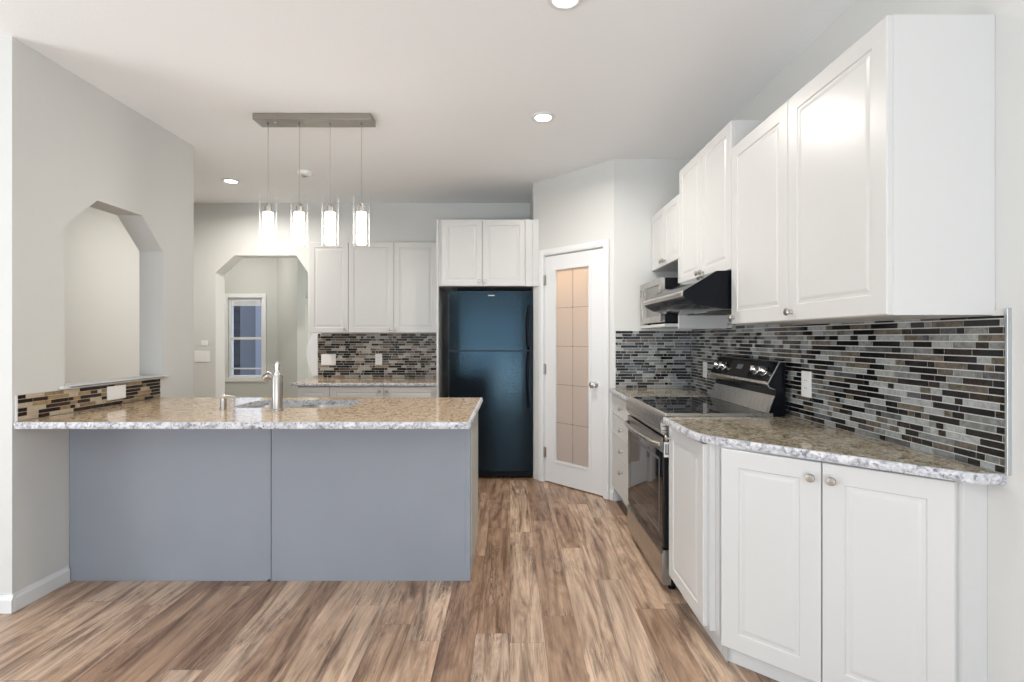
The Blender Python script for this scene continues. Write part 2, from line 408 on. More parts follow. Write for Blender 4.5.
# left wall with the clipped-corner opening above the counter
hole = [(2.65, 1.03), (3.40, 1.03), (3.40, 1.888), (3.207, 2.087), (2.86, 2.087), (2.65, 1.894)]
bm = BM(); wall_x(bm, rect(2.37, 3.73, 0, H), [hole], XL - 0.16, XL); struct('wall_left', bm, M['wall'])
bm = BM(); box(bm, -6.0, XL - 0.16, 2.37, 2.53, 0, H); struct('wall_left_front', bm, M['wall'])
bm = BM(); box(bm, -3.75, -3.60, 2.53, YB + 0.17, 0, H); struct('wall_hall', bm, M['wall'])
# pantry walls
P0 = Vector((0.215, 4.625)); P1 = Vector((0.831, 3.997)); PA = math.atan2(P1.y - P0.y, P1.x - P0.x); PL = (P1 - P0).length
bm = BM(); box(bm, 0.215, 0.315, P0.y + 0.0, YB, 0, H)
struct('wall_pantry_side', bm, M['wall'])
D0, D1 = 0.140, 0.776          # clear width of the pantry doorway along the diagonal
bm = BM(); prism(bm, [(0, 0), (D0 - 0.012, 0), (D0 - 0.012, 2.05), (D1 + 0.012, 2.05), (D1 + 0.012, 0), (PL, 0), (PL, H), (0, H)], lambda a, b_, k: (a, 0 if k == 0 else 0.10, b_))
struct('wall_pantry_diagonal', bm, M['wall'], loc=(P0.x, P0.y, 0), rz=PA)
bm = BM(); box(bm, P1.x, XR, P1.y, P1.y + 0.1, 0, H); struct('wall_pantry_front', bm, M['wall'])
# hall behind the archway
WX0, WX1, WZ0, WZ1 = -3.945, -3.465, 0.745, 1.865
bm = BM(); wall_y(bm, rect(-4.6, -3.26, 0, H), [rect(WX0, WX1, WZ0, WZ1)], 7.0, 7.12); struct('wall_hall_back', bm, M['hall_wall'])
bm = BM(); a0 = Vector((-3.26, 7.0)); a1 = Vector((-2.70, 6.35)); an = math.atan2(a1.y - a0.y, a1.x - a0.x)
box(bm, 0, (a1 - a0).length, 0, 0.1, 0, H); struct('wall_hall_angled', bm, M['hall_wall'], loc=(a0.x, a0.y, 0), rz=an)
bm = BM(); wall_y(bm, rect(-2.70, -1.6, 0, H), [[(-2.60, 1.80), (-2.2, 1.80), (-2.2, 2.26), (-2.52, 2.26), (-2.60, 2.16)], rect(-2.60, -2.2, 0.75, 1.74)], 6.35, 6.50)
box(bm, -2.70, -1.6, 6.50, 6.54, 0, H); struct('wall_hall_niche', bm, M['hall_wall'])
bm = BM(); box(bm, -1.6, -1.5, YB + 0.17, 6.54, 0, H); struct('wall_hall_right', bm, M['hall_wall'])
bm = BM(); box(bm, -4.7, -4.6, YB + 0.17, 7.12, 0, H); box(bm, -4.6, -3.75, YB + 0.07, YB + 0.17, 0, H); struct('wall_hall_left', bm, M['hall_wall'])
# the living side behind the camera
bm = BM(); wall_x(bm, rect(YF, 2.53, 0, H), [rect(-1.7, 0.9, 0.5, 2.2)], -6.15, -6.0); struct('wall_far_left', bm, M['wall'])
bm = BM(); wall_y(bm, [(-6.15, 0), (-1.9, 0), (-1.9, 2.2), (1.0, 2.2), (1.0, 0), (1.6, 0), (1.6, H), (-6.15, H)], [], YF - 0.15, YF); struct('wall_rear', bm, M['wall'])

# window in the hall
def window(name, parent_loc, axis, a0, a1, z0, z1, depth, muntin=True):
    """axis 'y': the window lies in a wall of constant y, room side towards -y"""
    root = thing(name, None, None, parent_loc, 0.0 if axis == 'y' else axis, kind='structure')
    wd = a1 - a0; hh = z1 - z0
    b1 = BM()
    for r_ in ((0, 0.028, 0, hh), (wd - 0.028, wd, 0, hh), (0.028, wd - 0.028, 0, 0.03), (0.028, wd - 0.028, hh - 0.03, hh)):
        box(b1, r_[0], r_[1], 0.02, 0.085, r_[2], r_[3], 0.002)
    box(b1, 0.028, wd - 0.028, 0.02, 0.075, hh * 0.475, hh * 0.475 + 0.035, 0.002)
    obj('window_frame', b1, M['trim'], root)
    b1 = BM()
    for r_ in ((-0.055, 0, -0.055, hh + 0.055), (wd, wd + 0.055, -0.055, hh + 0.055), (0, wd, hh, hh + 0.055), (0, wd, -0.055, 0)):
        box(b1, r_[0], r_[1], -0.016, 0.0, r_[2], r_[3], 0.003)
    obj('window_casing', b1, M['trim'], root)
    b1 = BM(); box(b1, 0.028, wd - 0.028, 0.05, 0.056, 0.03, hh - 0.03); obj('pane', b1, M['glass'], root)
    return root, wd, hh
wroot, wd, hh = window('window_1', (WX0, 7.0, WZ0), 'y', WX0, WX1, WZ0, WZ1, 0.1)
bm = BM(); box(bm, 0.03, wd - 0.03, 0.03, 0.045, 0.115, 0.135, 0.002); obj('muntin', bm, M['trim'], wroot)
bm = BM()
for i in range(7): box(bm, 0.03, wd - 0.03, 0.004, 0.024, hh - 0.034 - 0.012 * i - 0.007, hh - 0.034 - 0.012 * i, 0.001)
obj('blind', bm, M['plastic'], wroot, 'white blind gathered at the top of the window')
w2, a_, b_ = window('window_2', (-6.0, -1.7, 0.5), R(90), 0, 2.6, 0, 1.7, 0.1)
# patio door behind the camera
proot = thing('door_2', None, None, (-1.9, YF, 0), 0, kind='structure')
bm = BM()
for r_ in ((0, 0.05, 0, 2.2), (2.85, 2.9, 0, 2.2), (0.05, 2.85, 2.14, 2.2), (0.05, 2.85, 0, 0.06), (1.41, 1.49, 0.06, 2.14)):
    box(bm, r_[0], r_[1], -0.10, -0.03, r_[2], r_[3], 0.003)
obj('door_frame', bm, M['trim'], proot)
bm = BM(); box(bm, 0.05, 1.41, -0.07, -0.062, 0.06, 2.14); box(bm, 1.49, 2.85, -0.07, -0.062, 0.06, 2.14); obj('pane', bm, M['glass'], proot)

# outside the hall window
bm = BM(); box(bm, -9.0, -4.92, 9.2, 11, -0.4, 5.2)
for i in range(28): box(bm, -9.0, -4.90, 9.17, 9.2, -0.4 + i * 0.2, -0.4 + i * 0.2 + 0.185)
hb = thing('neighbour_house', 'blue-grey house next door seen through the small sash window', 'house', (-5, 9.2, -0.4))
bm2 = BM(); box(bm2, -4.0, 0.08, 0, 1.8, 0, 5.6)
for i in range(28): box(bm2, -4.0, 0.09, -0.03, 0, i * 0.2, i * 0.2 + 0.185)
bm.free(); obj('wall', bm2, M['lavender'], hb)
bm2 = BM(); box(bm2, 0.09, 3.2, -0.1, 1.8, 0, 5.6); obj('side_wall', bm2, M['siding'], hb)
bm2 = BM(); box(bm2, 0.40, 3.2, -0.16, -0.11, 0, 5.6); obj('porch_screen', bm2, M['screen'], hb)
bm2 = BM(); box(bm2, -0.33, -0.25, -0.2, -0.12, 0, 4.0, 0.01); obj('downpipe', bm2, M['trim'], hb)
bm = BM(); box(bm, -12, 6, 7.3, 14, -0.5, -0.4); tag(obj('yard', bm, M['lawn']), kind='structure')

# sill capping the left opening, baseboards, casings
bm = BM(); box(bm, XL - 0.15, XL + 0.022, 2.655, 3.395, 1.031, 1.045, 0.004); box(bm, XL + 0.0015, XL + 0.022, 2.61, 3.43, 1.029, 1.047, 0.005)
struct('trim_1', bm, M['trim'])
def baseboard(name, x, y, L, rz, h=0.085, t=0.013):
    bm = BM(); profile_x(bm, [(0, 0), (-t, 0), (-t, h * 0.72), (-t * 0.55, h * 0.86), (-t * 0.35, h), (0, h)], 0, L)
    return struct(name, bm, M['trim'], loc=(x, y, 0.001), rz=rz)
baseboard('baseboard_left', XL, 2.37, 0.298, R(90))
baseboard('baseboard_left_end', -6.0, 2.369, 6.0 + XL + 0.011, 0)
baseboard('baseboard_pantry', P1.x, P1.y - 0.001, 0.03, 0)
c_, s_ = math.cos(PA), math.sin(PA)
baseboard('baseboard_pantry_right', P0.x + c_ * (D1 + 0.072), P0.y + s_ * (D1 + 0.072), PL - D1 - 0.072, PA)
baseboard('baseboard_hall', a0.x, a0.y - 0.001, (a1 - a0).length, an)
baseboard('baseboard_right', XR - 0.0, 1.40, 4.8, R(-90))

# pantry door: frame, glazed slab, grid, knob, hinges
d = thing('door_1', 'white pantry door with a tall frosted pane in the diagonal wall', 'door', (P0.x, P0.y, 0), PA, kind='structure')
bm = BM()
for a, b_, z0, z1 in ((D0 - 0.062, D0 - 0.006, 0, 2.098), (D1 + 0.006, D1 + 0.062, 0, 2.098), (D0 - 0.006, D1 + 0.006, 2.042, 2.098)):
    box(bm, a, b_, -0.016, -0.0005, z0, z1, 0.004)
    box(bm, a + 0.012, b_ - 0.012, -0.020, -0.014, z0 + (0.012 if z0 else 0), z1 - 0.012, 0.003)
obj('casing', bm, M['trim'], d)
bm = BM()
for a, b_, z0, z1 in ((D0 - 0.012, D0 - 0.001, 0, 2.05), (D1 + 0.001, D1 + 0.012, 0, 2.05), (D0 - 0.001, D1 + 0.001, 2.039, 2.05)):
    box(bm, a, b_, 0.0005, 0.099, z0, z1)
obj('jamb', bm, M['trim'], d)
G0, G1, GZ0, GZ1 = 0.267, 0.633, 0.212, 1.905
bm = BM(); prism(bm, rect(D0 + 0.002, D1 - 0.002, 0.012, 2.034), lambda a, b_, k: (a, 0.004 if k == 0 else 0.039, b_), [rect(G0, G1, GZ0, GZ1)])
slab = obj('door_slab', bm, M['trim'], d)
bm = BM()
for r_ in ((G0 - 0.02, G0 + 0.004, GZ0 - 0.02, GZ1 + 0.02), (G1 - 0.004, G1 + 0.02, GZ0 - 0.02, GZ1 + 0.02), (G0 + 0.004, G1 - 0.004, GZ1 - 0.004, GZ1 + 0.02), (G0 + 0.004, G1 - 0.004, GZ0 - 0.02, GZ0 + 0.004)):
    box(bm, r_[0], r_[1], -0.002, 0.0035, r_[2], r_[3], 0.002)
obj('glazing_bead', bm, M['trim'], slab)
bm = BM(); box(bm, G0 + 0.001, G1 - 0.001, 0.018, 0.024, GZ0 + 0.001, GZ1 - 0.001)
pane = obj('pane', bm, M['frost'], d, 'frosted pane glowing amber from the pantry lamp')
bm = BM(); gm = (G0 + G1) / 2
box(bm, gm - 0.0018, gm + 0.0018, 0.0150, 0.0178, GZ0, GZ1)
for i in range(1, 5):
    z = GZ0 + (GZ1 - GZ0) * i / 5
    box(bm, G0, G1, 0.0150, 0.0178, z - 0.0018, z + 0.0018)
    for u in (0.32, 0.5, 0.68):
        x = G0 + (G1 - G0) * u; s = 0.009 if u == 0.5 else 0.005
        prism(bm, [(x - s, z), (x, z - s), (x + s, z), (x, z + s)], lambda a, b_, k: (a, 0.0140 if k == 0 else 0.0178, b_))
obj('leading', bm, M['leading'], pane)
KP = [(0.026, 0.0), (0.026, 0.006), (0.012, 0.010), (0.010, 0.028), (0.022, 0.036), (0.028, 0.048), (0.026, 0.058), (0.014, 0.066), (0, 0.067)]
bm = BM(); lathe(bm, KP, (D1 - 0.075, 0.004, 0.915), '-y'); obj('door_knob', bm, M['chrome'], d, smooth=True)
for z in (1.82, 1.02, 0.27):
    bm = BM(); box(bm, D0 - 0.014, D0 + 0.018, -0.004, 0.0035, z - 0.045, z + 0.045, 0.001)
    lathe(bm, [(0.0055, -0.047), (0.0055, 0.047), (0.0, 0.053)], (D0 + 0.001, -0.009, z), 'z', 10)
    obj('hinge', bm, M['steel_v'], d)
# lamp and shelf inside the pantry
pl = thing('pantry_lamp', 'warm bulb glowing on the ceiling behind the frosted pantry door', 'lamp', (0.9, 4.75, H))
bm = BM(); lathe(bm, [(0.055, 0.0), (0.055, 0.02), (0.02, 0.04)], (0, 0, 0), '-z'); obj('lamp_base', bm, M['plastic'], pl)
bm = BM(); lathe(bm, [(0.015, 0.04), (0.032, 0.07), (0.034, 0.10), (0.02, 0.125), (0, 0.13)], (0, 0, 0), '-z'); obj('bulb', bm, M['glow'], pl, smooth=True)
pd = bpy.data.lights.new('pantry_bulb_light', 'POINT'); pd.energy = 19; pd.color = (1.0, 0.56, 0.22); pd.shadow_soft_size = 0.06
po = bpy.data.objects.new('pantry_bulb_light', pd); COL.objects.link(po); po.parent = pl; po.location = (-0.17, -0.17, -0.42)

# ------------------------------------------------------------------ cabinets
def knob(parent, x, y, z, s=1.0):
    b1 = BM(); lathe(b1, [(0.009*s, 0), (0.006*s, 0.004), (0.0055*s, 0.013), (0.014*s, 0.018), (0.0155*s, 0.023), (0.013*s, 0.028), (0, 0.030)], (x, y, z), '-y', 18)
    return obj('knob', b1, M['steel_v'], parent, smooth=True)
def panel_door(x0, x1, z0, z1, y, t=0.019, m=0.062, gd=0.004):
    """routed slab door: front face at y - t"""
    b1 = BM(); f = y - t
    prof = [(0.0, y), (0.0, f + 0.0025), (0.0025, f), (m, f), (m + 0.004, f + gd), (m + 0.013, f + gd), (m + 0.024, f + 0.0012), (m + 0.030, f + 0.0008)]
    rings = []
    for ins, yy in prof:
        rings.append([b1.verts.new(c) for c in ((x0+ins, yy, z0+ins), (x1-ins, yy, z0+ins), (x1-ins, yy, z1-ins), (x0+ins, yy, z1-ins))])
    for a, c in zip(rings, rings[1:]):
        for i in range(4): b1.faces.new((a[i], a[(i+1) % 4], c[(i+1) % 4], c[i]))
    b1.faces.new(rings[0]); b1.faces.new(rings[-1]); return b1
def door(parent, x0, x1, z0, z1, y, kx=None, kz=None, m=0.062, name='door'):
    g = 0.0016
    o = obj(name, panel_door(x0 + g, x1 - g, z0 + g, z1 - g, y, m=m), M['white'], parent)
    if kx is not None: knob(o, kx, y - 0.019, kz)
    return o
def carcass(parent, w_, d_, z0, z1, name='body', toe=0.0):
    b1 = BM(); box(b1, 0, w_, -d_, 0, z0, z1, 0.001)
    if toe: box(b1, 0.0, w_, -d_ + 0.06, 0, 0.001, z0)
    return obj(name, b1, M['white'], parent)
def wall_cabinet(name, label, loc, rz, w_, dep, z0, z1, doors, group, m=0.062):
    """dep is the depth including the door; doors: list of (x0, x1, knob side)"""
    r_ = thing(name, label, 'cabinet', (loc[0], loc[1], z0), rz, group)
    carcass(r_, w_, dep - 0.020, 0, z1 - z0)
    for x0, x1, side in doors:
        kx = x1 - 0.03 if side == 'r' else x0 + 0.03
        door(r_, x0, x1, 0.0, z1 - z0, -dep + 0.0195, kx, 0.035, m=m)
    return r_
e = 0.0008
GW = 'white wall cabinets'
# back wall
wall_cabinet('wall_cabinet', 'single-door white wall cabinet beside the archway, above the outlet plate', (-2.0, YB - e), 0, 0.389, 0.32, 1.352, 2.253, [(0.0, 0.389, 'r')], GW, 0.05)
wall_cabinet('wall_cabinet', 'double-door white wall cabinet on the back wall left of the refrigerator', (-1.61, YB - e), 0, 0.88, 0.32, 1.352, 2.253, [(0.0, 0.452, 'r'), (0.452, 0.88, 'l')], GW, 0.05)
# over the refrigerator, deep
fc = thing('wall_cabinet', 'deep white double-door cabinet above the black refrigerator', 'cabinet', (-0.655, YB - e, 1.775), 0, GW)
bm = BM(); box(bm, 0, 0.868, -0.705, 0, 0, 0.61, 0.001)
obj('body', bm, M['white'], fc)
bm = BM(); box(bm, 0.862, 0.918, -0.7265, -0.7055, 0, 0.61, 0.001); obj('filler', bm, M['white'], fc)
door(fc, 0.022, 0.402, 0, 0.61, -0.706, 0.375, 0.045, m=0.05); door(fc, 0.402, 0.795, 0, 0.61, -0.706, 0.430, 0.045, m=0.05)
bm = BM(); box(bm, 0.797, 0.861, -0.7245, -0.7055, 0, 0.61, 0.001); obj('filler', bm, M['white'], fc)
bm = BM(); box(bm, -0.018, 0.0, -0.7245, 0, -1.774, 0.61, 0.001)
obj('end_panel', bm, M['white'], fc)
# right wall
RW = R(-90)
wall_cabinet('wall_cabinet', 'nearest white double-door wall cabinet with the big blank end panel', (XR - e, 2.5535), RW, 1.055, 0.325, 1.369, 2.27, [(0.0, 0.519, 'l'), (0.519, 1.055, 'l')], GW, 0.062)
wall_cabinet('wall_cabinet', 'highest white double-door wall cabinet above the range hood', (XR - e, 3.341), RW, 0.785, 0.325, 1.650, 2.415, [(0.0, 0.39, 'r'), (0.39, 0.785, 'l')], GW, 0.055)
mc = thing('wall_cabinet', 'short white double-door wall cabinet over the microwave shelf', 'cabinet', (XR - e, 3.992, 1.375), RW, GW)
bm = BM(); box(bm, 0, 0.649, -0.305, 0, 0.455, 0.893, 0.001); obj('body', bm, M['white'], mc)
door(mc, 0.0, 0.322, 0.455, 0.893, -0.3055, 0.292, 0.49, m=0.05); door(mc, 0.322, 0.649, 0.455, 0.893, -0.3055, 0.352, 0.49, m=0.05)
bm = BM(); box(bm, 0.631, 0.649, -0.325, 0, -0.012, 0.4545, 0.001); obj('side_panel', bm, M['white'], mc)
bm = BM(); box(bm, 0.0, 0.6305, -0.415, 0, 0.0, 0.022, 0.002); obj('shelf', bm, M['white'], mc)
bm = BM(); box(bm, 0.0, 0.6305, -0.006, 0, 0.022, 0.4545); obj('back_panel', bm, M['white_in'], mc)

# base cabinets
GB = 'white base cabinets'
bc = thing('base_cabinet', 'white base cabinet run under the back counter, left of the refrigerator', 'cabinet', (-1.99, YB - e, 0), 0, GB)
carcass(bc, 1.313, 0.60, 0.10, 0.8490, toe=1)
xs = [0.0, 0.30, 0.807, 1.313]
for i in range(3):
    door(bc, xs[i], xs[i+1], 0.105, 0.846, -0.6005, [None, xs[2] - 0.035, xs[2] + 0.035][i], 0.803, m=0.05)
# drawers beyond the range
db = thing('drawer_cabinet', 'narrow white cabinet of four drawers between range and pantry wall', 'cabinet', (XR - e, 3.980, 0), RW, GB)
carcass(db, 0.655, 0.620, 0.12, 0.8675, toe=1)
zs = [0.125, 0.395, 0.55, 0.705, 0.855]
for i in range(4):
    dr = obj('drawer', panel_door(0.002, 0.653, zs[i] + 0.0015, zs[i+1] - 0.0015, -0.6205, m=0.02, gd=0.0012), M['white'], db)
    knob(dr, 0.345, -0.6395, (0.32, 0.472, 0.627, 0.785)[i])
# near the camera: narrow base door
nb = thing('base_cabinet', 'narrow one-door white base cabinet right beside the range', 'cabinet', (XR - e, 2.520, 0), RW, GB)
bm = BM(); box(bm, 0, 0.4735, -0.635, 0, 0.10, 0.8675, 0.001); box(bm, 0, 0.4735, -0.585, 0, 0.001, 0.10); obj('body', bm, M['white'], nb)
door(nb, 0.0, 0.45, 0.105, 0.862, -0.6355, 0.03, 0.80, m=0.06)
# diagonal two-door base cabinet
A = Vector((0.835, 1.995)); B = Vector((1.362, 1.523)); ab = (B - A); AL = ab.length; AA = math.atan2(ab.y, ab.x)
dg = thing('base_cabinet', 'white two-door base cabinet set on the diagonal at the counter end', 'cabinet', (A.x, A.y, 0), AA, GB)
inv = Matrix.Rotation(-AA, 3, 'Z')
def loc2(x, y):
    v = inv @ Vector((x - A.x, y - A.y, 0)); return (v.x, v.y)
n_ = Vector((math.sin(-AA), math.cos(-AA)))   # into the cabinet
q0 = loc2(0.84, 2.045); 
outline = [loc2(0.84, 2.045), loc2(0.84, 2.008), loc2(A.x + n_.x * 0.021, A.y + n_.y * 0.021), loc2(B.x + n_.x * 0.021, B.y + n_.y * 0.021), loc2(1.383, 1.523), loc2(XR - e, 1.523), loc2(XR - e, 2.045)]
bm = BM(); prism(bm, outline, lambda a, b_, k: (a, b_, 0.10 if k == 0 else 0.8675))
toe = [loc2(0.87, 2.045), loc2(0.87, 2.00), loc2(A.x + n_.x * 0.055, A.y + n_.y * 0.03), loc2(B.x + n_.x * 0.05, B.y + n_.y * 0.05), loc2(XR - e, 1.535), loc2(XR - e, 2.045)]
prism(bm, toe, lambda a, b_, k: (a, b_, 0.001 if k == 0 else 0.0995)); obj('body', bm, M['white'], dg)
door(dg, 0.004, AL * 0.497, 0.075, 0.862, 0.0205, AL * 0.497 - 0.032, 0.805, m=0.066)
door(dg, AL * 0.497, AL - 0.002, 0.075, 0.862, 0.0205, AL * 0.497 + 0.032, 0.805, m=0.066)

# ------------------------------------------------------------------ island
isl = thing('island_cabinet', 'long grey-blue panelled island base under the granite bar top', 'island', (-0.212, 2.675, 0))
IW = 0.212 + XL + 0.0  # negative width from the right end to the wall
xl = XL + 0.212 + 0.003
bm = BM(); prism(bm, rect(xl, -0.004, 0.020, 0.60), lambda a, b_, k: (a, b_, 0.001 if k == 0 else 0.8685), [rect(xl + 0.02, -0.02, 0.04, 0.585)]); obj('body', bm, M['island_side'], isl)
xm = (271.3 - CX) / (F / 2.675) + 0.212
bm = BM()
prism(bm, rect(xl, xm - 0.0015, 0.001, 0.8685), lambda a, b_, k: (a, 0.0 if k == 0 else 0.0195, b_)); 
obj('left_panel', bm, M['island'], isl)
bm = BM(); prism(bm, rect(xm + 0.0015, -0.028, 0.001, 0.8685), lambda a, b_, k: (a, 0.0 if k == 0 else 0.0195, b_)); obj('right_panel', bm, M['island'], isl)
bm = BM(); box(bm, -0.0275, 0.0, -0.0015, 0.0195, 0.001, 0.8685, 0.001)
box(bm, xm - 0.02, xm - 0.003, -0.0015, 0.0, 0.001, 0.8685); box(bm, xl, -0.0275, -0.0015, 0.0, 0.001, 0.009)
obj('corner_strip', bm, M['island'], isl)
bm = BM(); box(bm, -0.0035, 0.0, 0.020, 0.615, 0.001, 0.8685)
box(bm, 0.0, 0.004, 0.05, 0.585, 0.10, 0.83, 0.0015); obj('side_panel', bm, M['island_side'], isl, 'pale side panel of the island')
bm = BM()
prism(bm, rect(xl + 0.02, -0.02, 0.10, 0.855), lambda a, b_, k: (a, 0.602 if k == 0 else 0.618, b_)); obj('door_front', bm, M['white'], isl)

# ------------------------------------------------------------------ counters
def edge_strip(pts, z0, z1, seed=0, closed=False):
    """rough chiselled stone edge along a polyline; the outside lies to the right"""
    b1 = BM(); rnd = random.Random(seed); P = []
    for (xa, ya), (xb, yb) in zip(pts, pts[1:]):
        L = math.hypot(xb - xa, yb - ya); n = max(1, int(L / 0.012)); nx, ny = (yb - ya) / L, -(xb - xa) / L
        for i in range(n + (1 if (xb, yb) == pts[-1] else 0)):
            P.append((xa + (xb - xa) * i / n, ya + (yb - ya) * i / n, nx, ny))
    K = 5; rows = []
    for i, (x, y, nx, ny) in enumerate(P):
        col = []
        for k in range(K + 1):
            z = z0 + (z1 - z0) * k / K
            d_ = 0.0035 * math.sin(PI * k / K) + noise.noise(Vector((x * 38, y * 38, z * 70 + seed))) * 0.0045 * (0.35 if k in (0, K) else 1)
            if k == K: d_ = -0.001
            col.append(b1.verts.new((x + nx * d_, y + ny * d_, z)))
        col.insert(0, b1.verts.new((x - nx * 0.012, y - ny * 0.012, z0))); col.append(b1.verts.new((x - nx * 0.012, y - ny * 0.012, z1)))
        rows.append(col)
    for a, c in zip(rows, rows[1:]):
        for k in range(len(a)):
            b1.faces.new((a[k], c[k], c[(k+1) % len(a)], a[(k+1) % len(a)]))
    b1.faces.new(rows[0]); b1.faces.new(rows[-1])
    return b1
def offset_in(pts, d_):
    out = []
    for i, (x, y) in enumerate(pts):
        ns = []
        if i > 0: a = pts[i-1]; L = math.hypot(x-a[0], y-a[1]); ns.append(((y-a[1])/L, -(x-a[0])/L))
        if i < len(pts)-1: a = pts[i+1]; L = math.hypot(a[0]-x, a[1]-y); ns.append(((a[1]-y)/L, -(a[0]-x)/L))
        nx = sum(n[0] for n in ns); ny = sum(n[1] for n in ns); l2 = nx*nx + ny*ny
        k = len(ns) * d_ / l2 if len(ns) == 2 else d_
        if len(ns) == 2: k = 2 * d_ / l2
        out.append((x - nx * k, y - ny * k))
    return out
def countertop(label, edge, back, holes, top, z0=0.869, z1=0.900, seed=1):
    """edge: visible polyline (outside to its right); back: remaining corner points"""
    r_ = thing('countertop', label, 'countertop', (0, 0, z0))
    inner = offset_in(edge, 0.0122)
    b1 = BM(); prism(b1, inner + back, lambda a, b_, k: (a, b_, 0 if k == 0 else z1 - z0), holes)
    obj('slab', b1, top, r_)
    obj('edge', edge_strip(edge, 0.0, z1 - z0, seed), M['gr_edge'], r_, 'rough pale speckled stone edge')
    return r_
def rr(x0, x1, y0, y1, rad, n=6):
    out = []
    for cx_, cy_, a in ((x1-rad, y0+rad, -90), (x1-rad, y1-rad, 0), (x0+rad, y1-rad, 90), (x0+rad, y0+rad, 180)):
        for i in range(n + 1):
            t_ = R(a + 90 * i / n); out.append((cx_ + rad * math.cos(t_), cy_ + rad * math.sin(t_)))
    return out
SX0, SX1, SY0, SY1 = -1.62, -0.93, 2.865, 3.225
SYN, SYF = SY0, SY1
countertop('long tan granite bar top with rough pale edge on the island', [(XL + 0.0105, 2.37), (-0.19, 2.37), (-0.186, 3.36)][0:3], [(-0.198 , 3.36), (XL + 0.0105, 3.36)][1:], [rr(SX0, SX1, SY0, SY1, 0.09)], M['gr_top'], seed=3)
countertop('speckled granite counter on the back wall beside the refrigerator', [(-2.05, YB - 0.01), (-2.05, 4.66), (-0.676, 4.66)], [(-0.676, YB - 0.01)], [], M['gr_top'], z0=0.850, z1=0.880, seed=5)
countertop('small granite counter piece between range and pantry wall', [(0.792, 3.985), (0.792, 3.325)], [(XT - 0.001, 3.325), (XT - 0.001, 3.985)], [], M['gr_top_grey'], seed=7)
ed = [(0.775, 2.530), (0.775, 2.18)]
for i in range(1, 6):
    t_ = i / 6; ed.append((0.775 * (1-t_)**2 + 2 * 0.775 * t_ * (1-t_) + 0.83 * t_**2, 2.18 * (1-t_)**2 + 2 * 2.08 * t_ * (1-t_) + 2.015 * t_**2))
ed += [(0.83, 2.015), (1.335, 1.512)]
for i in range(1, 5):
    t_ = i / 5; ed.append((1.335 * (1-t_)**2 + 2 * 1.365 * t_ * (1-t_) + 1.395 * t_**2, 1.512 * (1-t_)**2 + 2 * 1.478 * t_ * (1-t_) + 1.470 * t_**2))
ed += [(1.395, 1.470), (XR - 0.001, 1.468)]
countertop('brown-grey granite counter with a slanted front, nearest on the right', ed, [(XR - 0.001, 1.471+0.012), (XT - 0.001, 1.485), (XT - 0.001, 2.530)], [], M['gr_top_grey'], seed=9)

# ------------------------------------------------------------------ sink, faucet, soap pump
sk = thing('sink', 'stainless double-bowl undermount sink set into the island counter', 'sink', (0, 0, 0))
def bowl(x0, x1, y0, y1, dep, zt=0.8688):
    b1 = BM(); rings = []
    for ins, z in ((-0.012, zt), (0.0, zt), (0.004, zt - 0.02), (0.012, zt - dep + 0.03), (0.04, zt - dep), ):
        rings.append([b1.verts.new((x, y, z)) for x, y in rr(x0 + ins, x1 - ins, y0 + ins, y1 - ins, 0.07)])
    for a, c in zip(rings, rings[1:]):
        for i in range(len(a)): b1.faces.new((a[i], a[(i+1) % len(a)], c[(i+1) % len(a)], c[i]))
    b1.faces.new(rings[-1]); return b1
xm_ = (SX0 + SX1) / 2
# sink sits below the slab; body box of the island is cut around it by keeping the bowls shallow
for a, c in ((SX0 + 0.004, xm_ - 0.014), (xm_ + 0.014, SX1 - 0.004)):
    o = obj('bowl', bowl(a, c, SY0 + 0.004, SY1 - 0.004, 0.17), M['steel_v'], sk, smooth=True)
    bm = BM(); lathe(bm, [(0.042, 0), (0.042, 0.004), (0.03, 0.005), (0.028, 0.001), (0, 0.001)], ((a + c) / 2, (SY0 + SY1) / 2, 0.8688 - 0.1695), 'z'); obj('drain', bm, M['chrome'], o, smooth=True)
bm = BM(); prism(bm, rr(SX0, SX1, SY0, SY1, 0.09), lambda a, b_, k: (a, b_, 0.8692 if k == 0 else 0.8992), [rr(SX0 + 0.003, SX1 - 0.003, SY0 + 0.003, SY1 - 0.003, 0.087)])
ct = [o_ for o_ in COL.objects if o_.get('label', '').startswith('long tan granite')][0]
ce = obj('cutout_edge', bm, M['gr_edge'], ct, 'pale speckled edge of the sink cutout'); ce.location = (0, 0, -0.869)
fa = thing('faucet', 'brushed nickel faucet with thick upright body on the island', 'faucet', (-1.287, 2.765, 0.9005))
bm = BM(); lathe(bm, [(0.033, 0), (0.033, 0.006), (0.028, 0.009), (0.028, 0.188), (0.026, 0.193), (0.0, 0.193)], (0, 0, 0), 'z', 28); obj('body', bm, M['steel_v'], fa, smooth=True)
bm = BM(); tube(bm, [(-0.012, 0.008, 0.170), (-0.035, 0.022, 0.182), (-0.058, 0.034, 0.192), (-0.072, 0.042, 0.192)], [0.018, 0.017, 0.017, 0.018], 16)
tube(bm, [(-0.058, 0.036, 0.192), (-0.085, 0.046, 0.180), (-0.092, 0.049, 0.166)], [0.019, 0.020, 0.018], 16)
tube(bm, [(-0.035, 0.020, 0.185), (-0.025, 0.016, 0.205), (-0.014, 0.010, 0.196)], 0.009, 10); obj('spout', bm, M['steel_v'], fa, smooth=True)
bm = BM(); lathe(bm, [(0.020, 0.1935), (0.018, 0.205), (0.012, 0.215), (0.010, 0.235), (0.013, 0.25), (0.012, 0.262), (0.005, 0.27), (0, 0.271)], (0, 0, 0), 'z', 20)
obj('lever_handle', bm, M['chrome'], fa, smooth=True)
so = thing('soap_dispenser', 'small nickel soap pump on the counter left of the faucet', 'soap dispenser', (-1.605, 2.80, 0.9005))
